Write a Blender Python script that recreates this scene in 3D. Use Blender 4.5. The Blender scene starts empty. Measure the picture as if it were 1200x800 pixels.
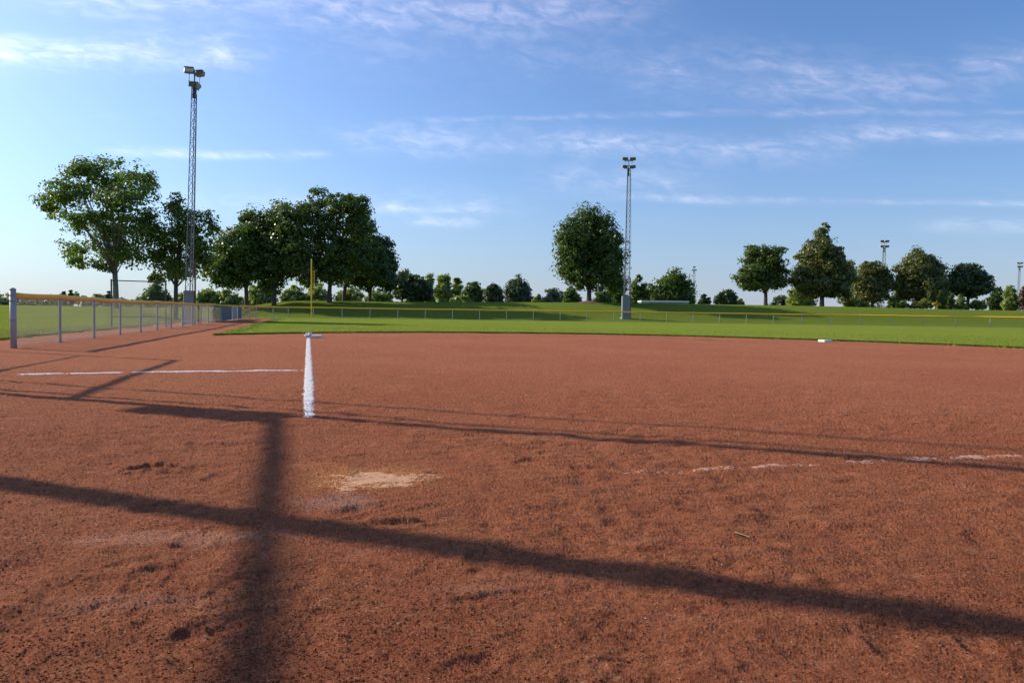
import bpy, math, random
import numpy as np
from mathutils import Matrix, Vector
random.seed(7)
rng = np.random.default_rng(11)
C = bpy.context.scene
COL = C.collection
R = math.radians

# ------------------------------------------------------------------ camera
CAM_H = 0.8
FPX = 815.0                      # focal length in photo pixels (1200 wide)
cam_d = bpy.data.cameras.new('camera')
cam = bpy.data.objects.new('camera', cam_d)
COL.objects.link(cam)
CM = (Matrix.Rotation(R(90 - 2.42), 4, 'X') @ Matrix.Rotation(R(0.8), 4, 'Z'))
cam.matrix_world = Matrix.Translation((0, 0, CAM_H)) @ CM
cam_d.sensor_width = 36
cam_d.lens = 36 * FPX / 1200
cam_d.clip_start = 0.05
cam_d.clip_end = 6000
C.camera = cam

def ray(px, py):
    return CM.to_3x3() @ Vector(((px - 600) / FPX, (400 - py) / FPX, -1))

def at(px, py, Y):
    """point at distance Y in front of the plate whose bearing is read off the photo"""
    v = ray(px, py)
    return Vector((v.x / v.y * Y, Y, CAM_H + v.z / v.y * Y))

# ------------------------------------------------------------------ noise
def _h(ix, iy, seed):
    n = (ix.astype(np.int64) * 374761393 + iy.astype(np.int64) * 668265263 + seed * 1442695041) & 0xffffffff
    n = ((n ^ (n >> 13)) * 1274126177) & 0xffffffff
    return (n ^ (n >> 16)) & 0xffffffff

def gn(x, y, seed=0):
    x = np.asarray(x, float); y = np.asarray(y, float)
    ix = np.floor(x); iy = np.floor(y); fx = x - ix; fy = y - iy
    ux = fx * fx * fx * (fx * (fx * 6 - 15) + 10); uy = fy * fy * fy * (fy * (fy * 6 - 15) + 10)
    def g(dx, dy):
        a = _h(ix + dx, iy + dy, seed).astype(float) * (2 * math.pi / 4294967296.0)
        return np.cos(a) * (fx - dx) + np.sin(a) * (fy - dy)
    a = g(0, 0); b = g(1, 0); c = g(0, 1); d = g(1, 1)
    return 1.5 * ((a + ux * (b - a)) * (1 - uy) + (c + ux * (d - c)) * uy)

def ss(a, b, x):
    t = np.clip((np.asarray(x, float) - a) / (b - a), 0, 1)
    return t * t * (3 - 2 * t)

# ------------------------------------------------------------------ terrain
SF = 0.285                                # slope of the third base line: x = -SF * y
CX, CY, CR = 4.1, 15.25, 13.9             # centre and radius of the skinned infield

def terrain(x, y):
    x = np.asarray(x, float); y = np.asarray(y, float)
    s = x + SF * y
    z = -0.0055 * 20 * np.tanh(x / 20) * (1 - ss(32, 60, y)) * ss(0, 6, y)
    z = z - 0.0026 * np.clip(y, 0, 28) + 0.0012 * np.clip(y - 28, 0, 30)
    right = ss(-17, -1, s)
    crest = 1.98 + 0.25 * ss(-45, -5, -np.abs(x - 20)) - 0.15
    far = 1 - ss(150, 230, y)
    berm = (crest * ss(69.5, 85, y) * far + 0.5 * (1 - far)) * right
    left = (1 - ss(-14, -7, s)) * (-0.12 * ss(14, 30, y) * (1 - ss(34, 43, y)) + 0.74 * ss(33.5, 43, y))
    left = left * (1 - right * ss(66, 80, y))
    und = 0.05 * gn(x / 23 + 3, y / 17, 5) * ss(60, 90, y)
    return z + berm + left + und

def T(x, y):
    return float(terrain(x, y))

def sd_grass(x, y):
    """> 0 on the outfield turf or on the grass left of the fence"""
    x = np.asarray(x, float); y = np.asarray(y, float)
    d = np.hypot(x - CX, np.maximum(y, CY) - CY) - CR
    s = x + SF * y
    n = 0.10 * gn(x * 0.9, y * 0.9, 31) + 0.04 * gn(x * 4, y * 4, 32)
    g1 = np.minimum(d, s + 2.9) + n
    g2 = -7.15 - s + 5 * n
    g2 = np.where(y < 3, -5.0, g2)
    g3 = np.where((y > 55) & (s > -7), y - 57.5, -9.0)
    return np.maximum(np.maximum(g1, g2), g3)

def gpt(px, py):
    """ground point seen at a photo pixel (flat-ish infield)"""
    v = ray(px, py); t = CAM_H / -v.z
    for _ in range(6):
        t = (CAM_H - T(v.x * t, v.y * t)) / -v.z
    return (v.x * t, v.y * t)

# shallow marks left by feet and rakes
foot = []
for i in range(70):
    fy = 1.5 + 7.5 * random.random() ** 1.3
    fx = (random.random() * 1.7 - 0.85) * fy * 0.9
    foot.append((fx, fy, random.uniform(-0.7, 0.7) + 1.2, random.uniform(.10, .16), random.uniform(.045, .07), random.uniform(.002, .006)))
pw = at(165, 553, 3.35)
foot += [(-1.80, 3.48, .2, .13, .08, .020), (-1.72, 3.40, .1, .16, .05, -.008), (-0.46, 2.58, .1, .12, .04, .007), (-0.46, 2.64, .0, .13, .03, -.012),
         (-1.65, 4.05, .1, .3, .10, .008), (0.25, 4.2, .1, .4, .1, .006), (-0.02, 1.95, .4, .2, .04, .006), ]

def dirt_h(x, y):
    x = np.asarray(x, float); y = np.asarray(y, float)
    r = np.hypot(x, y)
    cell = 0.0030 * r + 0.0006
    h = np.zeros_like(x)
    rough = 0.38 + 0.62 * ss(0.0, 0.5, gn(x * 0.75 + 9, y * 0.85, 70) + 0.22) * (1 - ss(5, 9, r)) 
    smooth = 1 - 0.45 * ss(5.5, 12, y)
    k = 0
    for lam, a, an in ((1.7, .009, 1.0), (.62, .0065, 1.5), (.27, .0085, 1.5), (.13, .0090, 1.7), (.062, .0068, 1.6), (.030, .0044, 1.3), (.015, .0026, 1.1)):
        f = np.clip((lam / cell - 2.5) / 2.5, 0, 1)
        if f.max() > 0:
            n = gn(x / lam / an + k * 7.1 + 0.22 * y / lam, y / lam - 0.1 * x / lam + k * 3.3, 40 + k)
            if 1 <= k <= 5:
                n = np.where(n > 0, n * 0.9, n * 1.1) - 0.35 * np.abs(gn(x / lam * .8 + 2, y / lam * .9, 90 + k)) + .1
            h = h + a * f * n * (rough if k > 0 else 1)
        k += 1
    # trampled dips and kicked up lumps
    for lam, a, sd_ in ((.34, .016, 101), (.17, .011, 103), (.085, .006, 105)):
        f = np.clip((lam / cell - 2.5) / 2.5, 0, 1)
        wx = x + .05 * gn(x * 5, y * 5, 107); 
        n = gn(wx / lam / 1.3 + 5, y / lam, sd_) 
        patch = ss(-.15, .45, gn(x * .9 + 1.7, y * .8, 109 + sd_) + .18 * (1 - ss(2.5, 6, r)))
        h = h + f * patch * a * (ss(.1, .75, -n) * -.65 + .55 * ss(.25, .8, n))
    h = h * smooth
    for fx, fy, th, L, W, dp in foot:
        dx = x - fx; dy = y - fy
        m = (np.abs(dx) < .6) & (np.abs(dy) < .6)
        if not m.any(): continue
        dx = dx[m]; dy = dy[m]
        u = (dx * math.cos(th) + dy * math.sin(th)) / L; v = (-dx * math.sin(th) + dy * math.cos(th)) / W
        q = np.sqrt(u * u + v * v) + 0.25 * gn(x[m] * 18, y[m] * 18, 8)
        h[m] += -dp * (1 - ss(.45, 1.0, q)) + dp * .45 * np.exp(-((q - 1.15) / .25) ** 2)
    return h

def dirt_z(x, y):
    return terrain(x, y) + dirt_h(x, y)

# ------------------------------------------------------------------ materials
MAT = {}
class NT:
    def __init__(s, nt): s.nt = nt
    def n(s, t, ins=None, **kw):
        o = s.nt.nodes.new(t)
        for k, v in kw.items(): setattr(o, k, v)
        for k, v in (ins or {}).items():
            if hasattr(v, 'is_linked') or isinstance(v, bpy.types.NodeSocket): s.nt.links.new(v, o.inputs[k])
            else: o.inputs[k].default_value = v
        return o
    def m(s, op, a, b=None, c=None, clamp=False):
        o = s.nt.nodes.new('ShaderNodeMath'); o.operation = op; o.use_clamp = clamp
        for i, v in enumerate((a, b, c)):
            if v is None: continue
            if isinstance(v, bpy.types.NodeSocket): s.nt.links.new(v, o.inputs[i])
            else: o.inputs[i].default_value = v
        return o.outputs[0]
    def mix(s, f, a, b, blend='MIX'):
        o = s.nt.nodes.new('ShaderNodeMix'); o.data_type = 'RGBA'; o.blend_type = blend
        for k, v in ((0, f), (6, a), (7, b)):
            if isinstance(v, bpy.types.NodeSocket): s.nt.links.new(v, o.inputs[k])
            else: o.inputs[k].default_value = v if k == 0 else (*v, 1)
        return o.outputs[2]
    def noise(s, vec, scale, detail=4, rough=.55, dist=0):
        o = s.n('ShaderNodeTexNoise', {'Vector': vec, 'Scale': scale, 'Detail': detail, 'Roughness': rough, 'Distortion': dist})
        return o.outputs[0]
    def ramp(s, f, a, b):
        o = s.n('ShaderNodeMapRange', {'Value': f, 'From Min': a, 'From Max': b}); o.interpolation_type = 'SMOOTHSTEP'
        return o.outputs[0]

def newmat(name):
    m = bpy.data.materials.new(name); m.use_nodes = True
    nt = NT(m.node_tree); b = m.node_tree.nodes['Principled BSDF']
    MAT[name] = m
    return m, nt, b

def simple(name, col, rough=.6, metal=0, var=.15, scale=6, spec=.5, bump=0):
    m, nt, b = newmat(name)
    pos = nt.n('ShaderNodeTexCoord').outputs['Object']
    f = nt.noise(pos, scale, 5)
    c = nt.mix(f, tuple(x * (1 - var) for x in col), tuple(min(1, x * (1 + var)) for x in col))
    m.node_tree.links.new(c, b.inputs['Base Color'])
    b.inputs['Roughness'].default_value = rough; b.inputs['Metallic'].default_value = metal
    b.inputs['Specular IOR Level'].default_value = spec
    if bump:
        bp = nt.n('ShaderNodeBump', {'Height': nt.noise(pos, scale * 6, 4), 'Strength': bump, 'Distance': .01})
        m.node_tree.links.new(bp.outputs[0], b.inputs['Normal'])
    return m

def mat_dirt():
    m, nt, b = newmat('infield_clay'); L = m.node_tree.links
    pos = nt.n('ShaderNodeNewGeometry').outputs['Position']
    big = nt.ramp(nt.noise(pos, .35, 5), .35, .68)
    mp = nt.n('ShaderNodeMapping', {'Vector': pos, 'Scale': (1.3, 3.2, 1)}).outputs[0]
    mid = nt.ramp(nt.noise(mp, 1.6, 6, .62, .6), .38, .70)
    mp2 = nt.n('ShaderNodeMapping', {'Vector': pos, 'Scale': (1, 1, 1)}).outputs[0]
    fine = nt.noise(mp2, 140, 3, .7)
    c = nt.mix(big, (.430, .124, .057), (.490, .160, .074))
    c = nt.mix(nt.m('MULTIPLY', mid, .45), c, (.50, .19, .08))
    c = nt.mix(nt.m('MULTIPLY', nt.ramp(nt.noise(mp, 5.5, 6, .7), .5, .75), .35), c, (.17, .050, .024))
    cl1 = nt.noise(pos, 34, 4, .75)
    c = nt.mix(nt.m('MULTIPLY', nt.ramp(cl1, .48, .36), .32), c, (.13, .034, .017))
    c = nt.mix(nt.m('MULTIPLY', nt.ramp(cl1, .56, .70), .55), c, (.55, .22, .115))
    cl2 = nt.noise(pos, 95, 3, .8)
    c = nt.mix(nt.m('MULTIPLY', nt.ramp(cl2, .50, .38), .35), c, (.13, .036, .020))
    c = nt.mix(nt.m('MULTIPLY', nt.ramp(cl2, .55, .68), .6), c, (.62, .25, .14))
    cl3 = nt.noise(pos, 13, 5, .75)
    c = nt.mix(nt.m('MULTIPLY', nt.ramp(cl3, .47, .35), .22), c, (.16, .044, .024))
    c = nt.mix(nt.m('MULTIPLY', nt.ramp(cl3, .55, .68), .45), c, (.60, .25, .14))
    # dry pale skims of dust, drawn out by the rake
    mpd = nt.n('ShaderNodeMapping', {'Vector': pos, 'Rotation': (0, 0, -.25), 'Scale': (1.6, 4.2, 1)}).outputs[0]
    dd = nt.m('MULTIPLY', nt.ramp(nt.noise(mpd, 1.5, 7, .62, .4), .58, .70), nt.ramp(nt.noise(pos, 40, 4, .7), .3, .6))
    c = nt.mix(nt.m('MULTIPLY', dd, .65), c, (.62, .27, .165))
    # orange stain round the plate and a little spilled chalk in front of it
    def blot(x, y, rx, ry, rot=0):
        v = nt.n('ShaderNodeMapping', {'Vector': pos, 'Location': (0, 0, 0)}, vector_type='TEXTURE')
        v.inputs['Location'].default_value = (x, y, 0); v.inputs['Rotation'].default_value = (0, 0, rot); v.inputs['Scale'].default_value = (rx, ry, 100)
        d = nt.n('ShaderNodeVectorMath', {0: v.outputs[0]}, operation='LENGTH').outputs['Value']
        return nt.ramp(nt.m('ADD', d, nt.m('MULTIPLY', nt.m('SUBTRACT', nt.noise(pos, 9, 6, .7), .5), 1.6)), 1.1, .35)
    for px_, py_, rx, ry, col, am in ((432, 560, .40, .33, (.66, .27, .095), .8), (395, 588, .22, .14, (.62, .42, .34), .35), (205, 628, .42, .10, (.64, .29, .18), .75), (150, 705, .3, .06, (.60, .26, .16), .5), (370, 545, .2, .12, (.62, .24, .10), .6), (560, 688, .2, .06, (.60, .26, .16), .4)):
        gx, gy = gpt(px_, py_)
        c = nt.mix(nt.m('MULTIPLY', blot(gx, gy, rx, ry, .12), am), c, col)
    # rake marks and damp stretches
    mpr = nt.n('ShaderNodeMapping', {'Vector': pos, 'Rotation': (0, 0, .12), 'Scale': (.5, 7.0, 1)}).outputs[0]
    c = nt.mix(nt.m('MULTIPLY', nt.ramp(nt.noise(mpr, 1.2, 6, .7), .55, .75), .30), c, (.20, .055, .028))
    c = nt.mix(nt.m('MULTIPLY', nt.ramp(nt.noise(mpr, 1.9, 6, .7), .58, .75), .35), c, (.47, .20, .11))
    # grain by grain colour
    vor = nt.n('ShaderNodeTexVoronoi', {'Vector': pos, 'Scale': 190.0})
    g = nt.n('ShaderNodeSeparateColor', {'Color': vor.outputs['Color']}).outputs[0]
    c = nt.mix(nt.m('MULTIPLY', nt.ramp(g, .45, 1.0), .38), c, (.52, .21, .11))
    c = nt.mix(nt.m('MULTIPLY', nt.ramp(g, .5, 0.0), .45), c, (.14, .042, .022))
    c = nt.mix(nt.ramp(g, .992, .998), c, (.50, .36, .27))
    L.new(c, b.inputs['Base Color'])
    b.inputs['Roughness'].default_value = 1; b.inputs['Specular IOR Level'].default_value = .1
    h1 = nt.noise(pos, 60, 6, .75)
    h2 = nt.noise(pos, 16, 7, .7)
    b1 = nt.n('ShaderNodeBump', {'Height': h2, 'Strength': .7, 'Distance': .035})
    b2 = nt.n('ShaderNodeBump', {'Height': h1, 'Strength': 1.0, 'Distance': .022, 'Normal': b1.outputs[0]})
    L.new(b2.outputs[0], b.inputs['Normal'])
    return m

def mat_grass():
    m, nt, b = newmat('turf'); L = m.node_tree.links
    pos = nt.n('ShaderNodeNewGeometry').outputs['Position']
    a = nt.ramp(nt.noise(pos, .12, 5, .6), .3, .7)
    mpg = nt.n('ShaderNodeMapping', {'Vector': pos, 'Scale': (.5, 1.6, 1)}).outputs[0]
    d = nt.ramp(nt.noise(mpg, 1.1, 7, .7), .3, .72)
    f = nt.noise(pos, 25, 5, .8)
    c = nt.mix(a, (.205, .262, .036), (.238, .285, .042))
    c = nt.mix(nt.m('MULTIPLY', d, .55), c, (.260, .285, .055))
    c = nt.mix(nt.m('MULTIPLY', nt.ramp(f, .45, .2), .8), c, (.040, .085, .010))
    yy = nt.n('ShaderNodeSeparateXYZ', {'Vector': pos}).outputs
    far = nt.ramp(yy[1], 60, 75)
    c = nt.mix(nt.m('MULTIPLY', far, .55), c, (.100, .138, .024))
    # faint mowing passes
    st = nt.m('SINE', nt.m('MULTIPLY', nt.m('ADD', yy[1], nt.m('MULTIPLY', yy[0], -.31)), 2.3))
    c = nt.mix(nt.m('MULTIPLY', nt.ramp(st, -.5, .5), .16), c, (.15, .22, .012))
    # worn grey-brown strip left of the fence
    s = nt.m('ADD', yy[0], nt.m('MULTIPLY', yy[1], SF))
    worn = nt.m('MULTIPLY', nt.ramp(s, -11.0, -7.8), nt.m('MULTIPLY', nt.ramp(s, -5.5, -6.5), nt.ramp(nt.noise(pos, 1.5, 6, .7), .62, .4)))
    c = nt.mix(nt.m('MULTIPLY', worn, .8), c, (.16, .105, .065))
    L.new(c, b.inputs['Base Color'])
    b.inputs['Roughness'].default_value = 1; b.inputs['Specular IOR Level'].default_value = 0
    b.inputs['Sheen Weight'].default_value = .0
    bp = nt.n('ShaderNodeBump', {'Height': nt.noise(pos, 18, 8, .8), 'Strength': .8, 'Distance': .08})
    L.new(bp.outputs[0], b.inputs['Normal'])
    return m

def mat_leaf(name, dark, light, trans=.35):
    m, nt, b = newmat(name); L = m.node_tree.links
    at_ = nt.n('ShaderNodeAttribute', attribute_name='tint').outputs['Fac']
    c = nt.mix(at_, dark, light)
    b.inputs['Roughness'].default_value = .42; b.inputs['Specular IOR Level'].default_value = .5
    L.new(c, b.inputs['Base Color'])
    tr = nt.n('ShaderNodeBsdfTranslucent')
    c2 = nt.mix(1.0, c, (1.25, 1.45, .55), 'MULTIPLY')
    L.new(c2, tr.inputs[0])
    mx = nt.n('ShaderNodeMixShader', {0: trans})
    L.new(b.outputs[0], mx.inputs[1]); L.new(tr.outputs[0], mx.inputs[2])
    out = [n for n in m.node_tree.nodes if n.type == 'OUTPUT_MATERIAL'][0]
    L.new(mx.outputs[0], out.inputs[0])
    return m

mat_dirt(); mat_grass()
mat_leaf('maple_leaf', (.052, .085, .014), (.125, .170, .026), .42)
mat_leaf('airy_leaf', (.070, .110, .018), (.150, .205, .034), .50)
mat_leaf('linden_leaf', (.085, .100, .022), (.190, .190, .048), .38)
mat_leaf('dark_leaf', (.036, .062, .018), (.085, .120, .028), .35)
mat_leaf('pale_leaf', (.18, .22, .06), (.34, .37, .12), .6)
mat_leaf('willow_leaf', (.10, .125, .065), (.17, .19, .11), .35)
mat_leaf('far_leaf', (.070, .095, .045), (.13, .16, .08), .40)
mat_leaf('red_leaf', (.10, .055, .03), (.15, .09, .045), .30)
mat_leaf('blade', (.085, .135, .010), (.16, .21, .02), .45)
simple('bark', (.085, .065, .05), .95, scale=5, var=.4, bump=.6)
simple('pale_bark', (.20, .175, .145), .95, scale=5, var=.4, bump=.6)
simple('galvanised', (.36, .36, .36), .6, .08, scale=4, var=.22)
simple('galvanised_dull', (.27, .28, .28), .6, .25, scale=4, var=.25)
simple('wire', (.20, .20, .195), .55, .3)
simple('wire_dark', (.045, .05, .045), .7, .1)
simple('tower_steel', (.21, .215, .22), .55, .3, var=.25)
simple('dark_steel', (.06, .06, .065), .6, .2)
simple('rusty_steel', (.16, .085, .05), .8, 0, var=.4)
simple('shield_sheet', (.20, .21, .22), .55, .2, scale=2, var=.15)
simple('yellow_cap', (.98, .50, .01), .5, scale=3, var=.16)
simple('foul_yellow', (.85, .50, .03), .5)
def mat_chalk():
    m, nt, b = newmat('chalk')
    pos = nt.n('ShaderNodeTexCoord').outputs['Object']
    c = nt.mix(nt.noise(pos, 30, 5, .7), (.58, .54, .53), (.84, .82, .81))
    c = nt.mix(nt.m('MULTIPLY', nt.ramp(nt.noise(pos, 42, 6, .75), .52, .64), .75), c, (.42, .20, .13))
    m.node_tree.links.new(c, b.inputs['Base Color']); b.inputs['Roughness'].default_value = 1; b.inputs['Specular IOR Level'].default_value = .1
mat_chalk()
simple('scuff_dust', (.56, .26, .15), 1, scale=30, var=.2, bump=.5)
simple('dusty_chalk', (.52, .27, .19), .95, scale=40, var=.2, bump=.5)
simple('base_rubber', (.80, .76, .72), .7, scale=8, var=.10)
simple('plate_dust', (.56, .29, .155), .95, scale=12, var=.35, bump=.4)
simple('blue_screen', (.13, .15, .165), .7, scale=2, var=.15)
simple('pale_screen', (.36, .36, .36), .7, scale=2, var=.1)
simple('flood_casing', (.30, .30, .26), .5, .3)
simple('flood_glass', (.55, .56, .52), .15, .1)
simple('flood_back', (.10, .10, .085), .6)
simple('white_paint', (.75, .75, .74), .5, var=.06)
simple('window_dark', (.05, .06, .07), .15)
simple('mulch', (.13, .075, .05), 1, scale=8, var=.4, bump=.8)
simple('dry_straw', (.50, .36, .20), .8)
simple('board_paint', (.10, .18, .12), .6)
simple('wood', (.2, .14, .09), .8)
simple('flower_yellow', (.7, .45, .05), .7)

# ------------------------------------------------------------------ object helpers
def tag(o, label=None, cat=None, group=None, kind=None):
    if label: o['label'] = label
    if cat: o['category'] = cat
    if group: o['group'] = group
    if kind: o['kind'] = kind
    return o

def empty(name, loc, label, cat, group=None, rz=0):
    o = bpy.data.objects.new(name, None); COL.objects.link(o)
    o.location = loc; o.rotation_euler = (0, 0, rz); o.empty_display_size = .3
    return tag(o, label, cat, group)

def link(name, me, parent=None, loc=None):
    o = bpy.data.objects.new(name, me); COL.objects.link(o)
    if parent: o.parent = parent
    if loc is not None: o.location = loc
    return o

def np_mesh(name, V, F, mat, smooth=False, tint=None):
    """V (n,3) array, F (m,k) array of equal sided faces"""
    me = bpy.data.meshes.new(name)
    V = np.ascontiguousarray(V, dtype=np.float32); F = np.ascontiguousarray(F, dtype=np.int32)
    m, k = F.shape
    me.vertices.add(len(V)); me.vertices.foreach_set('co', V.ravel())
    me.loops.add(m * k); me.loops.foreach_set('vertex_index', F.ravel())
    me.polygons.add(m); me.polygons.foreach_set('loop_start', np.arange(0, m * k, k, dtype=np.int32))
    me.polygons.foreach_set('loop_total', np.full(m, k, dtype=np.int32))
    me.update(calc_edges=True)
    if smooth: me.polygons.foreach_set('use_smooth', np.ones(m, dtype=bool))
    if tint is not None:
        a = me.attributes.new('tint', 'FLOAT', 'POINT'); a.data.foreach_set('value', np.ascontiguousarray(tint, dtype=np.float32))
    me.materials.append(MAT[mat])
    return me

class MB:
    def __init__(s): s.v = []; s.f = []
    def tube(s, p0, p1, r0, r1=None, n=8, cap=True):
        r1 = r0 if r1 is None else r1
        p0 = Vector(p0); p1 = Vector(p1); d = (p1 - p0)
        if d.length < 1e-6: return s
        d.normalize(); a = d.orthogonal().normalized(); b = d.cross(a)
        i = len(s.v)
        for p, r in ((p0, r0), (p1, r1)):
            for k in range(n):
                t = 2 * math.pi * k / n
                s.v.append(tuple(p + (a * math.cos(t) + b * math.sin(t)) * r))
        for k in range(n): s.f.append((i + k, i + (k + 1) % n, i + n + (k + 1) % n, i + n + k))
        if cap: s.f.append(tuple(range(i + n - 1, i - 1, -1))); s.f.append(tuple(range(i + n, i + 2 * n)))
        return s
    def path(s, pts, rad, n=8):
        pts = [Vector(p) for p in pts]; m = len(pts); i0 = len(s.v); pa = None
        for j, p in enumerate(pts):
            d = (pts[min(j + 1, m - 1)] - pts[max(j - 1, 0)]).normalized()
            if pa is None: a = d.orthogonal().normalized()
            else: a = (pa - d * pa.dot(d)).normalized()
            pa = a; b = d.cross(a); r = rad[j] if hasattr(rad, '__len__') else rad
            for k in range(n):
                t = 2 * math.pi * k / n
                s.v.append(tuple(p + (a * math.cos(t) + b * math.sin(t)) * r))
        for j in range(m - 1):
            for k in range(n):
                q = i0 + j * n
                s.f.append((q + k, q + (k + 1) % n, q + n + (k + 1) % n, q + n + k))
        s.f.append(tuple(range(i0 + n - 1, i0 - 1, -1))); s.f.append(tuple(range(i0 + (m - 1) * n, i0 + m * n)))
        return s
    def box(s, c, sz, rz=0, rx=0, ry=0, bev=0):
        M = Matrix.Translation(c) @ Matrix.Rotation(rz, 4, 'Z') @ Matrix.Rotation(ry, 4, 'Y') @ Matrix.Rotation(rx, 4, 'X')
        hx, hy, hz = (q / 2 for q in sz); i = len(s.v)
        if bev <= 0:
            for x in (-hx, hx):
                for y in (-hy, hy):
                    for z in (-hz, hz): s.v.append(tuple(M @ Vector((x, y, z))))
            for f in ((0, 1, 3, 2), (4, 6, 7, 5), (0, 4, 5, 1), (2, 3, 7, 6), (0, 2, 6, 4), (1, 5, 7, 3)): s.f.append(tuple(i + k for k in f))
        else:
            ring = []
            for z, e in ((-hz, 0), (hz - bev, 0), (hz, bev)):
                pts = []
                for (sx, sy) in ((-1, -1), (1, -1), (1, 1), (-1, 1)):
                    for q in ((0, 1), (1, 0)) if sx * sy > 0 else ((1, 0), (0, 1)):
                        pts.append((sx * (hx - e - q[0] * bev), sy * (hy - e - q[1] * bev), z))
                ring.append(pts)
            for pts in ring:
                for p in pts: s.v.append(tuple(M @ Vector(p)))
            for j in range(2):
                for k in range(8): s.f.append((i + j * 8 + k, i + j * 8 + (k + 1) % 8, i + j * 8 + 8 + (k + 1) % 8, i + j * 8 + 8 + k))
            s.f.append(tuple(range(i + 7, i - 1, -1))); s.f.append(tuple(range(i + 16, i + 24)))
        return s
    def mesh(s, name, mat, smooth=False):
        me = bpy.data.meshes.new(name); me.from_pydata(s.v, [], s.f); me.update()
        if smooth:
            me.polygons.foreach_set('use_smooth', [True] * len(me.polygons))
        me.materials.append(MAT[mat]); return me
    def build(s, name, mat, parent=None, smooth=False, loc=None):
        return link(name, s.mesh(name, mat, smooth), parent, loc)

def copy_tree(o, parent=None):
    c = o.copy(); COL.objects.link(c)
    if parent: c.parent = parent
    for ch in o.children: copy_tree(ch, c)
    return c

# ------------------------------------------------------------------ ground
def polar(azs, rs):
    A, Rr = np.meshgrid(azs, rs)
    X = Rr * np.sin(A); Y = Rr * np.cos(A)
    nr, na = X.shape
    idx = np.arange(nr * na).reshape(nr, na)
    F = np.stack([idx[:-1, :-1], idx[:-1, 1:], idx[1:, 1:], idx[1:, :-1]], -1).reshape(-1, 4)
    return X.ravel(), Y.ravel(), F

def compact(V, F):
    used = np.zeros(len(V), bool); used[F.ravel()] = True
    mp = np.cumsum(used) - 1
    return V[used], mp[F]

# grass and terrain: one sheet to the horizon
az = np.radians(np.concatenate([np.arange(-180, -48, 3.0), np.arange(-48, 48, .11), np.arange(48, 181, 3.0)]))
rs = np.concatenate([[.3, 1, 3, 6, 9], np.geomspace(11, 130, 760), np.geomspace(132, 4000, 60)])
X, Y, F = polar(az, rs)
sd = sd_grass(X, Y)
n_ = .012 * gn(X * 2.2, Y * 2.2, 3) * (1 - ss(20, 60, np.hypot(X, Y)))
Z = terrain(X, Y) + n_ + np.where(sd > 0, .028, -.10)
Z = Z + .02 * (1 - ss(0, .35, np.abs(sd))) * (sd > 0)
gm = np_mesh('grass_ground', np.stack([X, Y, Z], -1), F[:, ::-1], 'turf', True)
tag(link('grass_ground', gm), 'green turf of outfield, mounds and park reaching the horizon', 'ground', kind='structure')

az = np.radians(np.arange(-43, 43, .07))
rs = np.geomspace(1.05, 66, 1400)
X, Y, F = polar(az, rs)
sd = sd_grass(X, Y); s_ = X + SF * Y
keep = (sd < .45) & (Y < 62)
F = F[keep[F].any(1)]
Z = dirt_z(X, Y) + rng.normal(0, 1, len(X)) * np.clip(np.hypot(X, Y) * .0032, .002, .022) * (.115 + .0 * ss(3.5, 7, np.hypot(X, Y)))
V, F = compact(np.stack([X, Y, Z], -1), F)
dm = np_mesh('infield_dirt', V, F[:, ::-1], 'infield_clay', True)
tag(link('infield_dirt', dm), 'red brown clay infield with scuffs and footprints', 'ground', kind='structure')
# the same clay carried on behind and beside the camera
az = np.radians(np.concatenate([np.arange(45, 315.1, 1.5)])); rs = np.geomspace(.02, 16, 60)
X, Y, F = polar(az, rs); k2 = (sd_grass(X, Y) < .3); F = F[k2[F].any(1)]
V1, F1 = compact(np.stack([X, Y, terrain(X, Y) - .004], -1), F)
az = np.radians(np.arange(-45.5, 46, 1.5)); rs = np.geomspace(.02, 1.08, 12)
X, Y, F = polar(az, rs)
V2 = np.stack([X, Y, terrain(X, Y) - .004], -1)
m2 = np_mesh('infield_dirt', np.concatenate([V1, V2]), np.concatenate([F1, F + len(V1)])[:, ::-1], 'infield_clay', True)
tag(link('infield_dirt', m2), 'red brown clay apron behind the plate', 'ground', kind='structure')

# crumbs of clay and small stones
def crumbs(n, mat, name, label, smin, smax, ymax):
    yy = 1.35 + (ymax - 1.35) * rng.random(n) ** 1.25
    xx = (rng.random(n) * 2 - 1) * yy * .82
    keep = gn(xx * 1.1, yy * 1.6, 12) + .35 * gn(xx * 5, yy * 6, 13) > rng.random(n) * 1.3 - 1.05
    xx = xx[keep]; yy = yy[keep]; n = len(xx)
    sz = smin + (smax - smin) * rng.random(n) ** 3.0
    zz = dirt_z(xx, yy)
    base = np.array([(1, 0, 0), (-.5, .87, 0), (-.5, -.87, 0), (.3, .1, .85), (0, 0, -.8)])
    jit = base[None] + rng.normal(0, .28, (n, 5, 3))
    a = rng.random(n) * 6.28; ca = np.cos(a)[:, None]; sa = np.sin(a)[:, None]
    P = np.stack([jit[..., 0] * ca - jit[..., 1] * sa, jit[..., 0] * sa + jit[..., 1] * ca, jit[..., 2] * .75], -1) * sz[:, None, None]
    P += np.stack([xx, yy, zz + sz * .25], -1)[:, None, :]
    tf = np.array([(0, 1, 3), (1, 2, 3), (2, 0, 3), (1, 0, 4), (2, 1, 4), (0, 2, 4)])
    Fc = (tf[None] + (np.arange(n) * 5)[:, None, None]).reshape(-1, 3)
    me = np_mesh(name, P.reshape(-1, 3), Fc, mat)
    tag(link(name, me), label, 'soil', kind='stuff')
crumbs(200000, 'infield_clay', 'clay_crumbs', 'loose red clay crumbs over the infield', .0012, .0040, 9.0)
simple('pale_stone', (.52, .43, .37), .8, var=.3, scale=90)
crumbs(260, 'pale_stone', 'pale_grit', 'tiny pale stones in the clay', .0014, .0034, 6.5)

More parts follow.
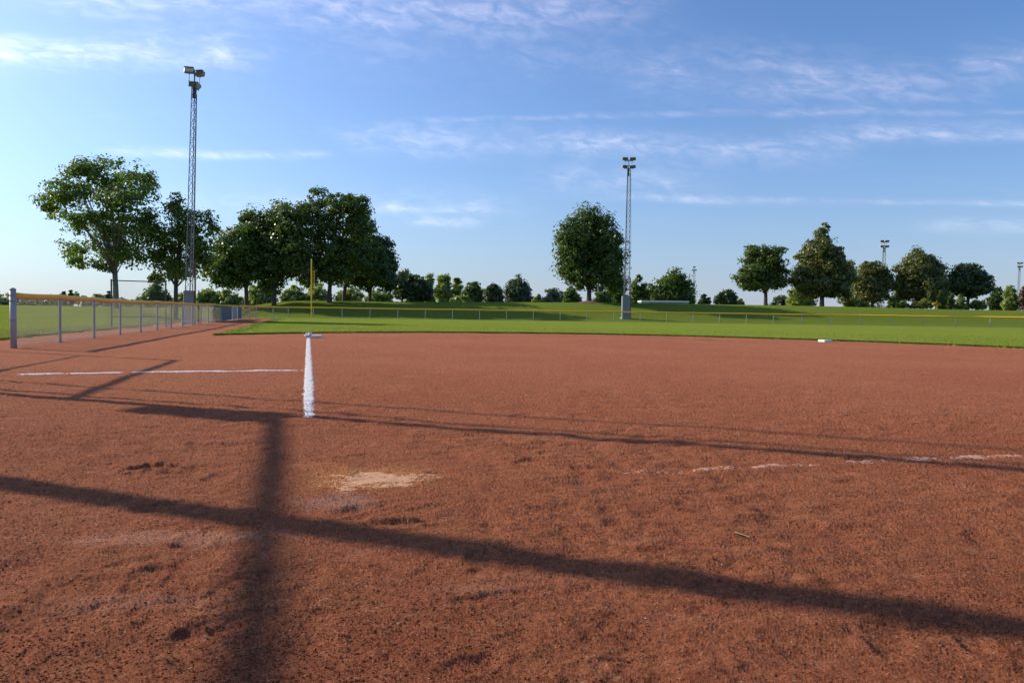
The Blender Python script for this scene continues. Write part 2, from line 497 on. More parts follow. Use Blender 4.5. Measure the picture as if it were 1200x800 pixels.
# turf lip along the clay
def blades(pts, name, label, hmin, hmax):
    n = len(pts); x = pts[:, 0]; y = pts[:, 1]
    z = terrain(x, y) + .012
    a = rng.random(n) * 6.28; w = .010 + .012 * rng.random(n); h = hmin + (hmax - hmin) * rng.random(n)
    lx = rng.normal(0, .5, n) * h; ly = rng.normal(0, .5, n) * h
    P = np.zeros((n, 3, 3))
    P[:, 0] = np.stack([x - np.cos(a) * w, y - np.sin(a) * w, z], -1)
    P[:, 1] = np.stack([x + np.cos(a) * w, y + np.sin(a) * w, z], -1)
    P[:, 2] = np.stack([x + lx, y + ly, z + h], -1)
    me = np_mesh(name, P.reshape(-1, 3), np.arange(n * 3).reshape(n, 3), 'blade', tint=np.repeat(rng.random(n), 3))
    tag(link(name, me), label, 'grass', kind='stuff')
pb = []
N = 110000
yy = 14 + 24 * rng.random(N) ** .9; xx = (rng.random(N) * 2 - 1) * yy * .78
d_ = sd_grass(xx, yy); p_ = np.exp(-np.clip(d_, 0, 99) / .35) + .12
k_ = (d_ > -.03) & (rng.random(N) < p_)
yz = 20 + 36 * rng.random(26000); xz = -2.9 - SF * yz + rng.normal(0, .22, 26000)
dz = sd_grass(xz, yz); kz = dz > -.02
ang = rng.random(70000) * math.pi; rr = CR + rng.exponential(.13, 70000) - .05
xc = CX + rr * np.cos(ang); yc = CY + rr * np.sin(ang); kc = (sd_grass(xc, yc) > -.03) & (np.abs(xc) < yc * .8)
blades(np.concatenate([np.stack([xx[k_], yy[k_]], -1), np.stack([xz[kz], yz[kz]], -1), np.stack([xc[kc], yc[kc]], -1)]), 'grass_edge', 'uneven grass blades along the rim of the clay', .025, .06)

# ------------------------------------------------------------------ chalk, plate, bases
def powder(name, p0, p1, width, label, cover, group=None, mat='chalk', thick=.006, seed=50, du=.012, prof=None):
    p0 = np.array(p0, float); p1 = np.array(p1, float); L = np.hypot(*(p1 - p0)); d = (p1 - p0) / L; nrm = np.array((-d[1], d[0]))
    nl = int(L / du) + 1; nw = max(8, int(width * 1.7 / .007))
    u = np.linspace(0, L, nl); v = np.linspace(-.85 * width, .85 * width, nw)
    U, Vv = np.meshgrid(u, v, indexing='ij')
    Xc = p0[0] + d[0] * U + nrm[0] * Vv; Yc = p0[1] + d[1] * U + nrm[1] * Vv
    e = np.abs(Vv) / (width / 2)
    nz = gn(Xc * 30, Yc * 30, seed) * .6 + gn(Xc * 48, Yc * 44, seed + 1) * .9 + gn(Xc * 7, Yc * 3, seed + 2) * .7
    cov = (cover(U / L, U, L) if callable(cover) else cover)
    f = cov - .55 * e ** 2.2 + .5 * nz
    endf = np.minimum(U, L - U)
    f = f - .9 * (1 - ss(0, .22, endf))
    Zc = dirt_z(Xc, Yc) + np.clip(f, -1.5, .35) * thick * 1.3 + np.clip(np.hypot(Xc, Yc) * .0032, .002, .022) * .11 * (f > 0)
    idx = np.arange(nl * nw).reshape(nl, nw)
    Fc = np.stack([idx[:-1, :-1], idx[1:, :-1], idx[1:, 1:], idx[:-1, 1:]], -1).reshape(-1, 4)
    keep = (f.ravel() > -.6); Fc = Fc[keep[Fc].any(1)]
    V_, F_ = compact(np.stack([Xc.ravel(), Yc.ravel(), Zc.ravel()], -1), Fc)
    return tag(link(name, np_mesh(name, V_, F_, mat, True)), label, 'chalk line', group)

f0 = gpt(362, 492); f1 = gpt(361.5, 396)
powder('foul_line', f0, f1, .088, 'bold white chalk foul line running from near the plate to third base', lambda q, U, L: .52 - .38 * (1 - ss(.0, 1.4, U)) , 'chalk lines on the clay', du=.009)
c0 = gpt(14, 438.5); c1 = gpt(356, 433.8)
powder('coach_box_line', c0, c1, .10, 'thin white chalk line meeting the bold foul line from the left', lambda q, U, L: .60 - 1.2 * np.exp(-((U - .36 * L) / .05) ** 2) - .3 * np.exp(-((U - .16 * L) / .05) ** 2), 'chalk lines on the clay', seed=60)
h0 = gpt(1215, 532); h1 = gpt(690, 556)
powder('foul_line', h0, h1, .13, 'worn faint chalk line on the clay right of the plate', lambda q, U, L: .04 - .20 * ss(.15, .42, q) + .10 * ss(.45, .6, q) - .25 * ss(.75, 1.0, q) , 'chalk lines on the clay', seed=66, mat='dusty_chalk')

# home plate, half buried
hp = gpt(432, 563)
def plate():
    n = 90; g = np.linspace(-.33, .33, n)
    U, Vv = np.meshgrid(g, g, indexing='ij')
    th = R(-28.6) + R(10)
    Xc = hp[0] + U * math.cos(th) - Vv * math.sin(th); Yc = hp[1] + U * math.sin(th) + Vv * math.cos(th)
    a = .216
    d = np.maximum(np.abs(U) - a, np.maximum(Vv - a, (np.abs(U) - Vv - a) / 1.0 * .7))
    f = .0 - d * 3.6 + .42 * gn(Xc * 7, Yc * 16, 20) + .30 * gn(Xc * 34, Yc * 44, 21) + .34 * gn(Xc * 90, Yc * 90, 22) - .25 * ss(.0, .2, -(U * .5 - Vv * .8)) 
    base = T(*hp) + float(dirt_h(np.array([hp[0]]), np.array([hp[1]]))[0])
    dz = dirt_z(Xc, Yc)
    Zc = dz + np.clip(f, -1, .35) * .010 - .001
    idx = np.arange(n * n).reshape(n, n)
    Fc = np.stack([idx[:-1, :-1], idx[1:, :-1], idx[1:, 1:], idx[:-1, 1:]], -1).reshape(-1, 4)
    Fc = Fc[(f.ravel() > -.35)[Fc].any(1)]
    V_, F_ = compact(np.stack([Xc.ravel(), Yc.ravel(), Zc.ravel()], -1), Fc)
    return link('home_plate', np_mesh('home_plate', V_, F_, 'plate_dust', True))
tag(plate(), 'worn tan home plate half buried in the red clay', 'home plate')

def base(px, py, rz, label):
    x, y = gpt(px, py); z = T(x, y)
    t = empty('base', (x, y, z), label, 'base', 'bases of the diamond', rz)
    MB().box((0, 0, .035), (.36, .36, .08), bev=.02).build('cushion', 'base_rubber', t)
    MB().box((0, 0, -.01), (.41, .41, .03)).build('skirt', 'rusty_steel', t)
    return t
base(370, 395.5, R(16), 'white square base at the far end of the bold foul line')
base(967, 400.5, R(16), 'white square base at the grass edge on the right')
hx, hy = gpt(361.3, 396)
m_ = MB()
for i in range(9):
    m_.box((hx + random.uniform(-.06, .06), hy + random.uniform(-.05, .12), T(hx, hy) + .03 + .014 * i), (.09, .08, .04), rz=random.random() * 3, ry=random.uniform(-.5, .5), bev=.01)
tag(m_.build('chalk_heap', 'chalk'), 'small white heap of chalk beside the base at the line end', 'chalk heap')

# straw on the clay
tx, ty = gpt(868, 628)
tz = float(dirt_z(np.array([tx]), np.array([ty]))[0]) + .008
tag(MB().path([(tx - .012, ty + .025, tz), (tx - .015, ty + .005, tz + .004), (tx + .004, ty - .012, tz + .002), (tx + .022, ty - .03, tz)], .0014, 5).build('dry_straw', 'dry_straw'), 'bent dry grass straw lying on the clay', 'straw')

# ------------------------------------------------------------------ fences
def chain_link(p0, p1, z0f, h, parent, wr=.0017, pitch=.055, name='chain_link', n=3):
    """diagonal wires woven between two points; z0f(t) gives the foot height"""
    p0 = np.array(p0[:2], float); p1 = np.array(p1[:2], float); L = np.hypot(*(p1 - p0)); d = (p1 - p0) / L; nr = np.array((-d[1], d[0]))
    k = np.arange(-int(h / pitch) - 1, int(L / pitch) + 1)
    Vs = []; Fs = []
    for sgn in (1, -1):
        u0 = k * pitch; u1 = u0 + h; z0 = np.zeros(len(k)); z1 = np.full(len(k), h)
        za = np.where(u0 < 0, -u0, 0); ua = np.maximum(u0, 0)
        zb = np.where(u1 > L, h - (u1 - L), h); ub = np.minimum(u1, L)
        ok = ub > ua + .01
        ua, za, ub, zb = ua[ok], za[ok], ub[ok], zb[ok]
        if sgn < 0: za, zb = h - za, h - zb
        ring = []
        for (uu, zz) in ((ua, za), (ub, zb)):
            for j in range(n):
                t = 2 * math.pi * j / n
                off = wr * 1.0
                nn = nr * (math.cos(t) * wr + sgn * .0015)
                px_ = p0[0] + d[0] * (uu + math.sin(t) * wr * .7) + nn[0]
                py_ = p0[1] + d[1] * (uu + math.sin(t) * wr * .7) + nn[1]
                pz_ = z0f(uu / L) + zz - sgn * math.sin(t) * wr * .7
                ring.append(np.stack([px_, py_, pz_], -1))
        P = np.stack(ring, 1)
        m = len(ua); b = sum(len(q) for q in Vs)
        f = np.array([(j, (j + 1) % n, n + (j + 1) % n, n + j) for j in range(n)])
        Fs.append((f[None] + (np.arange(m) * 2 * n)[:, None, None] + b).reshape(-1, 4)); Vs.append(P.reshape(-1, 3))
    return np.concatenate(Vs), np.concatenate(Fs)

def fence(name, label, pts, hgt, spacing, pr, capr, group, wr, wave=.012, skip_first=False, cap_mat='yellow_cap', wire_mat='wire'):
    root = empty(name, (pts[0][0], pts[0][1], T(*pts[0][:2])), label, 'fence', group)
    o = Vector(root.location)
    # walk along the line
    P = [np.array(p[:2], float) for p in pts]; out = []
    seg = [np.hypot(*(P[i + 1] - P[i])) for i in range(len(P) - 1)]; tot = sum(seg)
    n = max(1, round(tot / spacing))
    def pos(s):
        for i, L in enumerate(seg):
            if s <= L or i == len(seg) - 1: return P[i] + (P[i + 1] - P[i]) * (s / L)
            s -= L
    q = [pos(tot * i / n) for i in range(n + 1)]
    zs = [T(*p) for p in q]
    Vs = []; Fs = []; nv = 0
    for i, p in enumerate(q):
        if i == 0 and skip_first: continue
        m = MB().tube((0, 0, -.1), (0, 0, hgt - .015), pr, n=10)
        m.tube((0, 0, hgt - .06), (0, 0, hgt - .02), pr * 1.35, n=10)
        lean = random.uniform(-.008, .008)
        ob = m.build('post', 'galvanised', root, loc=(p[0] - o.x, p[1] - o.y, zs[i] - o.z)); ob.rotation_euler = (lean, random.uniform(-.008, .008), 0)
        m = MB().tube((0, 0, -.05), (0, 0, .015), pr * 2.2, pr * 1.8, n=10)
        m.build('footing', 'galvanised_dull', ob)
    cap = []; 
    for i in range(n):
        a, b = q[i], q[i + 1]
        zf = lambda t, za=zs[i], zb=zs[i + 1]: za + (zb - za) * t + .02
        v, f = chain_link(a, b, zf, hgt - .045, root, wr)
        Vs.append(v - np.array(o)); Fs.append(f + nv); nv += len(v)
        for j in range(6):
            t = j / 6; x, y = a + (b - a) * t
            cap.append((x - o.x, y - o.y, zf(t) - .02 + hgt + wave * math.sin(i * 1.3 + t * 2) * .6 + random.uniform(-.2, .2) * wave - wave * .8 * math.sin(math.pi * t) - o.z))
    x, y = q[-1]; cap.append((x - o.x, y - o.y, zs[-1] + hgt - o.z))
    me = np_mesh('chain_link', np.concatenate(Vs), np.concatenate(Fs), 'wire'); me.materials[0] = MAT[wire_mat]; link('chain_link', me, root)
    c = MB().path(cap, capr, 10).build('top_cap', cap_mat, root, True)
    r = MB().path([(a, b, z - capr * .9) for a, b, z in cap], .02, 6).build('top_rail', 'galvanised', root)
    wz = [(p[0] - o.x, p[1] - o.y, z + .03 - o.z) for p, z in zip(q, zs)]
    MB().path(wz, .006, 5).build('tension_wire', 'galvanised', root)
    return root, q

A0 = Vector((*gpt(16, 408), 0)); A1 = at(283, 372, 52)
sf_root, sq = fence('side_fence', 'low chain link fence with orange yellow cap along the left foul side', [(A0.x, A0.y), (A1.x, A1.y)], .97, 2.45, .028, .048, 'capped chain link fences', .0014, wave=.022, skip_first=True)
# stout end post
m = MB().tube((0, 0, -.1), (0, 0, 1.06), .052, n=16).tube((0, 0, 1.06), (0, 0, 1.085), .058, .045, 16).tube((0, 0, 1.085), (0, 0, 1.1), .045, .02, 16)
ep = m.build('end_post', 'galvanised', sf_root, True)
for z_ in (.12, .5, .85, .95): MB().tube((0, 0, z_), (0, 0, z_ + .022), .057, n=16).build('brace_band', 'galvanised_dull', ep)
MB().box((-.03, .055, .5), (.012, .02, .9), rz=.28).build('tension_bar', 'galvanised', ep)

pts = []
for px, Y in ((283, 52), (300, 57), (340, 62.5), (365, 64), (420, 65.5), (480, 66.3), (600, 67), (700, 67), (800, 67.5), (900, 67.5), (1000, 66), (1100, 63.5), (1200, 60.5), (1290, 56)):
    p = at(px, 370, Y); pts.append((p.x, p.y))
fence('outfield_fence', 'long low outfield fence with yellow cap across the foot of the grass bank', pts, 1.0, 2.62, .03, .062, 'capped chain link fences', .0015, wave=.015, wire_mat='wire_dark')

# wind screens tied to the far end of the side fence
def screen(i0, t0, i1, t1, mat, label, off):
    a = sq[i0] + (sq[min(i0 + 1, len(sq) - 1)] - sq[i0]) * t0; b = sq[i1] + (sq[min(i1 + 1, len(sq) - 1)] - sq[i1]) * t1
    d = (b - a) / np.hypot(*(b - a)); nr = np.array((-d[1], d[0])) * off
    o = (a[0], a[1], T(*a)); n = 14; v = []; f = []
    for k in range(n + 1):
        p = a + (b - a) * k / n - nr; w = .012 * math.sin(k * 1.9)
        for z in (.06, .5, .9):
            v.append((p[0] - o[0] + nr[0] * w * 20, p[1] - o[1] + nr[1] * w * 20, T(*p) + z - o[2]))
    for k in range(n):
        for j in range(2): f.append((k * 3 + j, k * 3 + 3 + j, k * 3 + 4 + j, k * 3 + 1 + j))
    me = bpy.data.meshes.new('wind_screen'); me.from_pydata(v, [], f); me.materials.append(MAT[mat]); me.update()
    ob = link('wind_screen', me); ob.location = o
    so = ob.modifiers.new('s', 'SOLIDIFY'); so.thickness = .006
    tag(ob, label, 'wind screen', 'screens tied to the fence')
L_ = len(sq) - 1
screen(L_ - 5, .1, L_ - 3, .3, 'blue_screen', 'widest blue grey screen on the side fence left of the pale one', .04)
screen(L_ - 3, .4, L_ - 2, .7, 'pale_screen', 'pale grey screen between two blue ones on the side fence', .04)
screen(L_ - 2, .8, L_ - 1, .9, 'blue_screen', 'narrow blue grey screen at the far corner of the side fence', .04)

# foul pole
fp = at(365, 372, 63.3); fz = T(fp.x, fp.y)
t = empty('foul_pole', (fp.x, fp.y, fz), 'tall thin yellow foul pole at the outfield fence', 'foul pole')
MB().tube((0, 0, -.1), (0, 0, 5.35), .055, n=10).build('pole', 'foul_yellow', t)
MB().tube((0, 0, 5.35), (0, 0, 5.40), .065, .03, n=10).build('pole_cap', 'foul_yellow', t)
m = MB()
m.tube((.06, 0, 2.4), (.28, 0, 2.4), .015, n=6).tube((.06, 0, 4.3), (.28, 0, 4.3), .015, n=6).tube((.28, 0, 2.4), (.28, 0, 4.3), .022, n=6)
for k in range(24): m.tube((.06, 0, 2.45 + k * .078), (.28, 0, 2.45 + k * .078), .008, n=4)
for k in range(3): m.tube((.1 + k * .06, 0, 2.4), (.1 + k * .06, 0, 4.3), .007, n=4)
m.build('wing_screen', 'foul_yellow', t)

# tall backstop framework just left of the picture (its shadows cross the clay)
SUN_AZ, SUN_EL = -70.0, 27.0
S_DIR = Vector((math.sin(R(-SUN_AZ)), -math.cos(R(SUN_AZ)), 0)); K = 1 / math.tan(R(SUN_EL))
def src(px, py, h):
    """where a point at height h stands whose shadow falls at this photo pixel"""
    x, y = gpt(px, py); return Vector((x, y, 0)) - S_DIR * (h * K)
q1 = src(206, 422.5, 3.0); q2 = src(81, 467, 3.0)
bs = empty('tall_backstop', (q2.x, q2.y, T(q2.x, q2.y)), 'tall steel backstop framework just past the left edge throwing long shadows', 'backstop')
o = Vector(bs.location)
def bpart(name, p, q, r0, r1=None, mat='galvanised', n=12): return MB().tube(Vector(p) - o, Vector(q) - o, r0, r1, n).build(name, mat, bs, True)
bpart('post', (q1.x, q1.y, -.1), (q1.x, q1.y, 3.04), .04)
bpart('post', (q2.x, q2.y, -.1), (q2.x, q2.y, 3.03), .035)
bpart('rail', (q1.x, q1.y, 3.0), (q2.x, q2.y, 3.0), .035)
bpart('rail', (q1.x, q1.y, 2.0), (q2.x, q2.y, 2.0), .02)
bpart('rail', (q1.x, q1.y, 1.0), (q2.x, q2.y, 1.0), .02)
HB = 4.2
qa = src(322, 491, HB); qb = src(298, 720, HB); qd = (qb - qa)
qe = qa + qd * 1.7
bpart('beam', (qa.x, qa.y, HB), (qe.x, qe.y, HB), .046)
# tall poles: their shadows run the width of the clay
def tall(px, py, back, h, r0, r1, ly=0):
    p = gpt(px, py); b_ = Vector((p[0], p[1], 0)) - S_DIR * back
    return bpart('post', (b_.x, b_.y - ly * back / K / h, -.1), (b_.x, b_.y + ly * (1 - back / K / h), h), r0, r1)
tall(322, 485, 8.2, 9.5, .065, .065, .62)
tall(322, 479.5, 8.6, 9.5, .026, .026, .5)
tall(322, 468, 9.0, 9.5, .027, .027, .6)
tall(440, 628, 9.0, 10.5, .105, .085)
m = MB(); m.box(Vector((qa.x, qa.y, HB - .33)) - o, (.40, .05, .68), rz=R(70)); m.build('board', 'board_paint', bs)

# ------------------------------------------------------------------ floodlight towers
def tower(px, Y, top_py, label, wb, wt, heads, scale=1.0, lean=0, shield=True, sh=2.3, group='floodlight towers', hs=1.0, baseZ=None):
    p = at(px, 372, Y); z = T(p.x, p.y) if baseZ is None else baseZ
    H = at(px, top_py, Y).z - z
    t = empty('floodlight_tower', (p.x, p.y, z), label, 'light tower', group)
    t.rotation_euler = (0, lean, 0)
    Hm = H - 1.3 * hs; m = MB(); tr = .028 * scale
    def leg(k, z_):
        w = (wb + (wt - wb) * z_ / Hm) * .577
        a = R(90 + 120 * k + 15); return Vector((math.cos(a) * w, math.sin(a) * w, z_))
    for k in range(3): m.tube(leg(k, -.1), leg(k, Hm), tr * 1.15, tr, 6)
    st = .42 * max(1, scale); nseg = int(Hm / st)
    for i in range(nseg):
        za, zb = Hm * i / nseg, Hm * (i + 1) / nseg
        for k in range(3):
            k2 = (k + 1) % 3
            a, b = (leg(k, za), leg(k2, zb)) if i % 2 == 0 else (leg(k2, za), leg(k, zb))
            m.tube(a, b, tr * .5, n=4, cap=False)
            m.tube(leg(k, zb), leg(k2, zb), tr * .42, n=4, cap=False)
    m.build('mast', 'tower_steel', t)
    m = MB().box((0, .0, Hm - .3 * hs), (.16 * hs, .16 * hs, .75 * hs)); m.build('junction_box', 'dark_steel', t)
    m = MB(); m.tube((0, 0, Hm), (0, 0, H - .25 * hs), .05 * hs, n=8)
    for z_ in (.28, 1.05):
        m.tube((-.42 * hs, 0, Hm + z_ * hs - .15 * hs), (.42 * hs, 0, Hm + z_ * hs - .15 * hs), .03 * hs, n=6)
    for sx in (-1, 1):
        m.tube((0, 0, Hm), (.32 * sx * hs, 0, Hm + .13 * hs), .022 * hs, n=6)
        m.tube((.34 * sx * hs, 0, Hm + .13 * hs), (.34 * sx * hs, 0, Hm + .9 * hs), .016 * hs, n=6)
    m.build('crossarm', 'tower_steel', t)
    for (sx, z_, rz, tilt) in heads:
        fl = bpy.data.objects.new('floodlight', None)
        c = Vector((sx * .42 * hs, -.05 * hs, Hm + z_ * hs))
        mm = MB()
        # shallow housing with sloping visor
        mm.box((0, 0, 0), (.62 * hs, .22 * hs, .30 * hs), bev=.03 * hs)
        mm.box((0, .15 * hs, .02 * hs), (.30 * hs, .14 * hs, .2 * hs), bev=.02 * hs)
        mm.box((0, -.16 * hs, .16 * hs), (.60 * hs, .2 * hs, .02 * hs), rx=.15)
        ob = mm.build('floodlight', 'flood_casing', t, loc=c); ob.rotation_euler = (tilt, 0, rz)
        MB().box((0, -.125 * hs, 0), (.54 * hs, .03 * hs, .23 * hs)).build('lens', 'flood_glass' if tilt < -.2 else 'flood_back', ob)
        MB().tube((0, .02 * hs, -.15 * hs), (0, .02 * hs, -.26 * hs), .03 * hs, n=6).build('bracket', 'tower_steel', ob)
    if shield:
        m = MB().box((0, 0, .1 + sh / 2), (wb * 1.35, wb * .9, sh), rz=.1, bev=.03); m.build('climbing_shield', 'shield_sheet', t)
        m = MB().box((0, 0, .06), (wb * 1.6, wb * 1.5, .25), rz=.1, bev=.04); m.build('footing', 'galvanised_dull', t)
        m = MB().tube((wb * .9, 0, 0), (wb * .7, 0, Hm * .28), .04, n=6); m.build('conduit', 'rusty_steel', t)
        m = MB().path([(wb * .6, -.1, 0), (wb * .62, -.1, Hm * .5), (wt * .75, -.05, Hm * .97)], .012, 5); m.build('cable', 'dark_steel', t)
    return t
hd4 = [(-1, .28, .35, .25), (1, .28, -.5, .3), (-.95, 1.08, .15, .2), (1, 1.08, -.15, .2)]
tower(221, 33, 79, 'tall lattice floodlight tower rising behind the leafy trees at left', .34, .20, [(-.05, .2, .2, .1), (.5, .05, -.9, .3), (-.75, 1.05, .15, -.25), (.95, .88, -.35, -.2)], lean=R(1.7), hs=.72, sh=1.5, scale=.72)
tower(733, 73, 184, 'lattice floodlight tower beside the solitary big maple on the bank', .62, .34, hd4, scale=1.25)
tower(1033, 165, 281, 'distant floodlight tower above the round lindens, two tiers of lamps', .8, .6, hd4, scale=2.0, shield=False, hs=1.5)
tower(1192, 215, 307, 'faint thin floodlight tower near the right edge', .7, .5, hd4, scale=1.8, shield=False, hs=1.35)
tower(812, 230, 312, 'small distant floodlight tower right of the pale leafy tree', .7, .6, hd4[:2] + [(0, 1.1, 0, .2)], scale=1.6, shield=False, hs=1.2)

# ------------------------------------------------------------------ trees
def leaves(clumps, nper, size, tintvar=.35):
    """clumps: list of (centre, radius, outward) -> quads"""
    k = len(clumps)
    Cc = np.array([c[0] for c in clumps]); Rc = np.array([c[1] for c in clumps]); Oc = np.array([c[2] for c in clumps])
    idx = np.repeat(np.arange(k), nper); n = len(idx)
    d = rng.normal(0, 1, (n, 3)); d /= np.linalg.norm(d, axis=1)[:, None]
    rad = rng.random(n) ** .45
    off = d * rad[:, None] * Rc[idx][:, None]; off[:, 2] *= .62
    pos = Cc[idx] + off
    nm = d * .8 + Oc[idx] * .5 + rng.normal(0, .45, (n, 3)) + np.array((0, 0, .45)); nm /= np.linalg.norm(nm, axis=1)[:, None]
    r_ = rng.normal(0, 1, (n, 3)); a = np.cross(nm, r_); a /= np.linalg.norm(a, axis=1)[:, None]; b = np.cross(nm, a)
    s = size * (.6 + .8 * rng.random(n))[:, None]
    P = np.stack([pos - a * s * .5, pos - b * s * .32 + nm * s * .08, pos + a * s * .5, pos + b * s * .32 - nm * s * .06], 1)
    tc = rng.random(k)[idx] * tintvar + rng.random(n) * (1 - tintvar)
    return P.reshape(-1, 3), np.arange(n * 4).reshape(n, 4), np.repeat(tc, 4)

def tree(name, label, px, Y, lobes, leaf='maple_leaf', bark='bark', size=.26, n=8000, group=None, tr=.2, cat='tree', base_px=None, dens=1.0, inner=.25, clump=.20, lean=0, cone=False, forks=1, zsink=0, trunk=True, depthj=.3, cs=1.0):
    bp_ = at(px, 360, Y); x0, y0 = bp_.x, bp_.y; z0 = T(x0, y0) - zsink
    root = empty(name, (x0, y0, z0), label, cat, group)
    s = Y / FPX * 1.0
    L = []; rmx = max(l[2] for l in lobes); cwid = (max(l[0] + l[2] for l in lobes) - min(l[0] - l[2] for l in lobes)) * s
    for li, lb in enumerate(lobes):
        lx, ly, rx, ry = lb[:4]
        dy = ((-1) ** li) * random.uniform(.2, 1) * max(0, cwid / 2 - rx * s) * .8 * min(1, rx / (.8 * rmx))
        c = at(lx, ly, Y + dy); k = (Y + dy) / Y
        L.append((np.array((c.x - x0, dy, c.z - z0)), rx * s * k, (rx * s) * random.uniform(.85, 1.0), ry * s * k))
    area = [a * c for _, a, b, c in L]; tot = sum(area)
    clumps = []; R0 = max(min(l[1], l[3]) for l in L); nper = 42
    for (c, rx, ry, rz), ar in zip(L, area):
        k = max(4, int(1.85 * n / nper * ar / tot)); i = 0
        sd_ = rng.integers(1000)
        while i < k:
            d = rng.normal(0, 1, 3); d /= np.linalg.norm(d)
            q = (inner + (1 - inner) * rng.random() ** .5)
            # ragged envelope
            w = 1 + .17 * float(gn(d[0] * 2.3 + d[1] * 1.7, d[2] * 2.3 - d[1], sd_)) + .10 * float(gn(d[0] * 5.3, d[2] * 5.3 + d[1] * 3, sd_ + 1))
            qq = q * w
            p = c + d * np.array((rx, ry, rz)) * qq * .93
            if p[2] < .35: i += 1; continue
            if rng.random() > dens * (1 if q > .3 else .7): i += 1; continue
            clumps.append((p, min(R0 * clump * 1.3, .75 * min(rx, rz)) * (.6 + .9 * rng.random()), d)); i += 1
    P, Fq, tc = leaves(clumps, int(nper), size)
    cr = link('crown', np_mesh('crown', P, Fq, leaf, tint=tc), root)
    if not trunk: return root
    # trunk and limbs
    m = MB(); topc = max(L, key=lambda l: l[2 + 1] + l[0][2]); cz = np.average([l[0][2] for l in L], weights=area)
    cxm = np.average([l[0][0] for l in L], weights=area); low = min(l[0][2] - l[3] for l in L)
    fork = max(.9, low + .15 * (cz - low))
    tp = [(0, 0, -.3), (0, 0, .12), (.02 * cxm, 0, fork * .5), (.1 * cxm, 0, fork)]
    m.path(tp, [tr * 1.5, tr * 1.12, tr * .95, tr * .85], 10)
    top = Vector(tp[-1])
    for kx in range(min(len(clumps), 18 + 4 * len(L))):
        tgt = Vector(clumps[rng.integers(len(clumps))][0])
        st = top + Vector((0, 0, 0)) if kx % 3 else Vector((tp[2][0], 0, fork * .8))
        mid = st.lerp(tgt, .5) + Vector((random.uniform(-.3, .3), random.uniform(-.3, .3), .12 * (tgt - st).length))
        r = tr * random.uniform(.12, .28)
        m.path([st - Vector((0, 0, .1)), st.lerp(mid, .5) + Vector((random.uniform(-.1, .1), 0, .05)), mid, tgt.lerp(mid, .35), tgt], [r, r * .8, r * .55, r * .35, r * .15], 6)
    # leader
    tt = Vector(topc[0]) + Vector((0, 0, topc[3] * .5))
    m.path([top - Vector((0, 0, .05)), top.lerp(tt, .4) + Vector((.1, .1, 0)), tt], [tr * .8, tr * .5, tr * .1], 8)
    m.build('trunk', bark, root, True)
    return root

GA = 'big trees on the banks behind the fences'
# left: two airy trees
tree('tree', 'tall airy tree leaning out to the left, leftmost of the big trees', 136, 44,
     [(125, 213, 38, 30), (150, 232, 32, 34), (165, 215, 20, 24), (80, 225, 28, 26), (60, 240, 20, 20), (100, 258, 28, 18), (88, 290, 17, 16), (90, 306, 13, 13), (135, 285, 34, 24), (165, 268, 22, 30), (120, 262, 24, 22), (148, 300, 26, 14), (96, 198, 22, 14), (118, 312, 16, 10)],
     'airy_leaf', 'pale_bark', .18, 12500, GA, .17, dens=.86, clump=.25, inner=.1)
tree('tree', 'lighter airy tree with two tops wrapped round the floodlight tower', 206, 44,
     [(208, 245, 15, 18), (205, 275, 24, 22), (190, 300, 24, 18), (243, 268, 12, 20), (238, 300, 18, 20), (212, 315, 26, 14), (178, 270, 14, 22), (228, 285, 14, 18), (184, 325, 18, 9), (222, 262, 16, 18)],
     'airy_leaf', 'bark', .18, 7600, GA, .14, dens=.82, clump=.36, inner=.1)
# dense maples on the left bank
tree('tree', 'dense dark maple at the left end of the clump on the bank', 289, 80,
     [(299, 265, 20, 22), (280, 285, 28, 26), (262, 305, 24, 22), (255, 318, 20, 18), (290, 312, 32, 24), (270, 325, 24, 14), (304, 295, 18, 30)], 'maple_leaf', 'bark', .33, 11000, GA, .24, clump=.26)
tree('tree', 'broad dark maple second from the left end of the clump on the bank', 321, 80,
     [(325, 257, 20, 22), (343, 262, 20, 24), (316, 285, 26, 26), (345, 290, 24, 26), (325, 315, 28, 20), (355, 310, 22, 20), (318, 335, 18, 9)], 'maple_leaf', 'bark', .33, 11000, GA, .24, clump=.26)
tree('tree', 'tallest maple of the clump, standing right of the foul pole', 386, 82,
     [(371, 235, 17, 17), (400, 240, 20, 18), (420, 245, 15, 16), (375, 262, 24, 22), (410, 268, 28, 26), (385, 295, 32, 24), (415, 300, 26, 22), (390, 320, 26, 14), (365, 325, 18, 12), (355, 250, 12, 14)], 'maple_leaf', 'bark', .32, 13000, GA, .26, clump=.22, dens=.88)
tree('tree', 'forked maple with a lower crown just right of the tallest one', 403, 87,
     [(425, 270, 20, 24), (430, 300, 24, 26), (412, 320, 24, 18), (440, 318, 18, 18)], 'maple_leaf', 'bark', .34, 7500, GA, .24, clump=.28)
tree('tree', 'dark maple closing the right end of the tall clump', 433, 90,
     [(446, 292, 16, 18), (452, 312, 17, 18), (436, 325, 22, 16), (455, 330, 14, 12), (440, 300, 16, 20)], 'dark_leaf', 'bark', .34, 7000, GA, .22, clump=.30)
tree('tree', 'small dark round tree low beside the tall maple clump', 471, 96,
     [(474, 330, 14, 15), (488, 336, 14, 14), (498, 342, 11, 12), (468, 340, 10, 13), (484, 344, 20, 10)], 'dark_leaf', 'bark', .34, 5000, GA, .16, clump=.34)
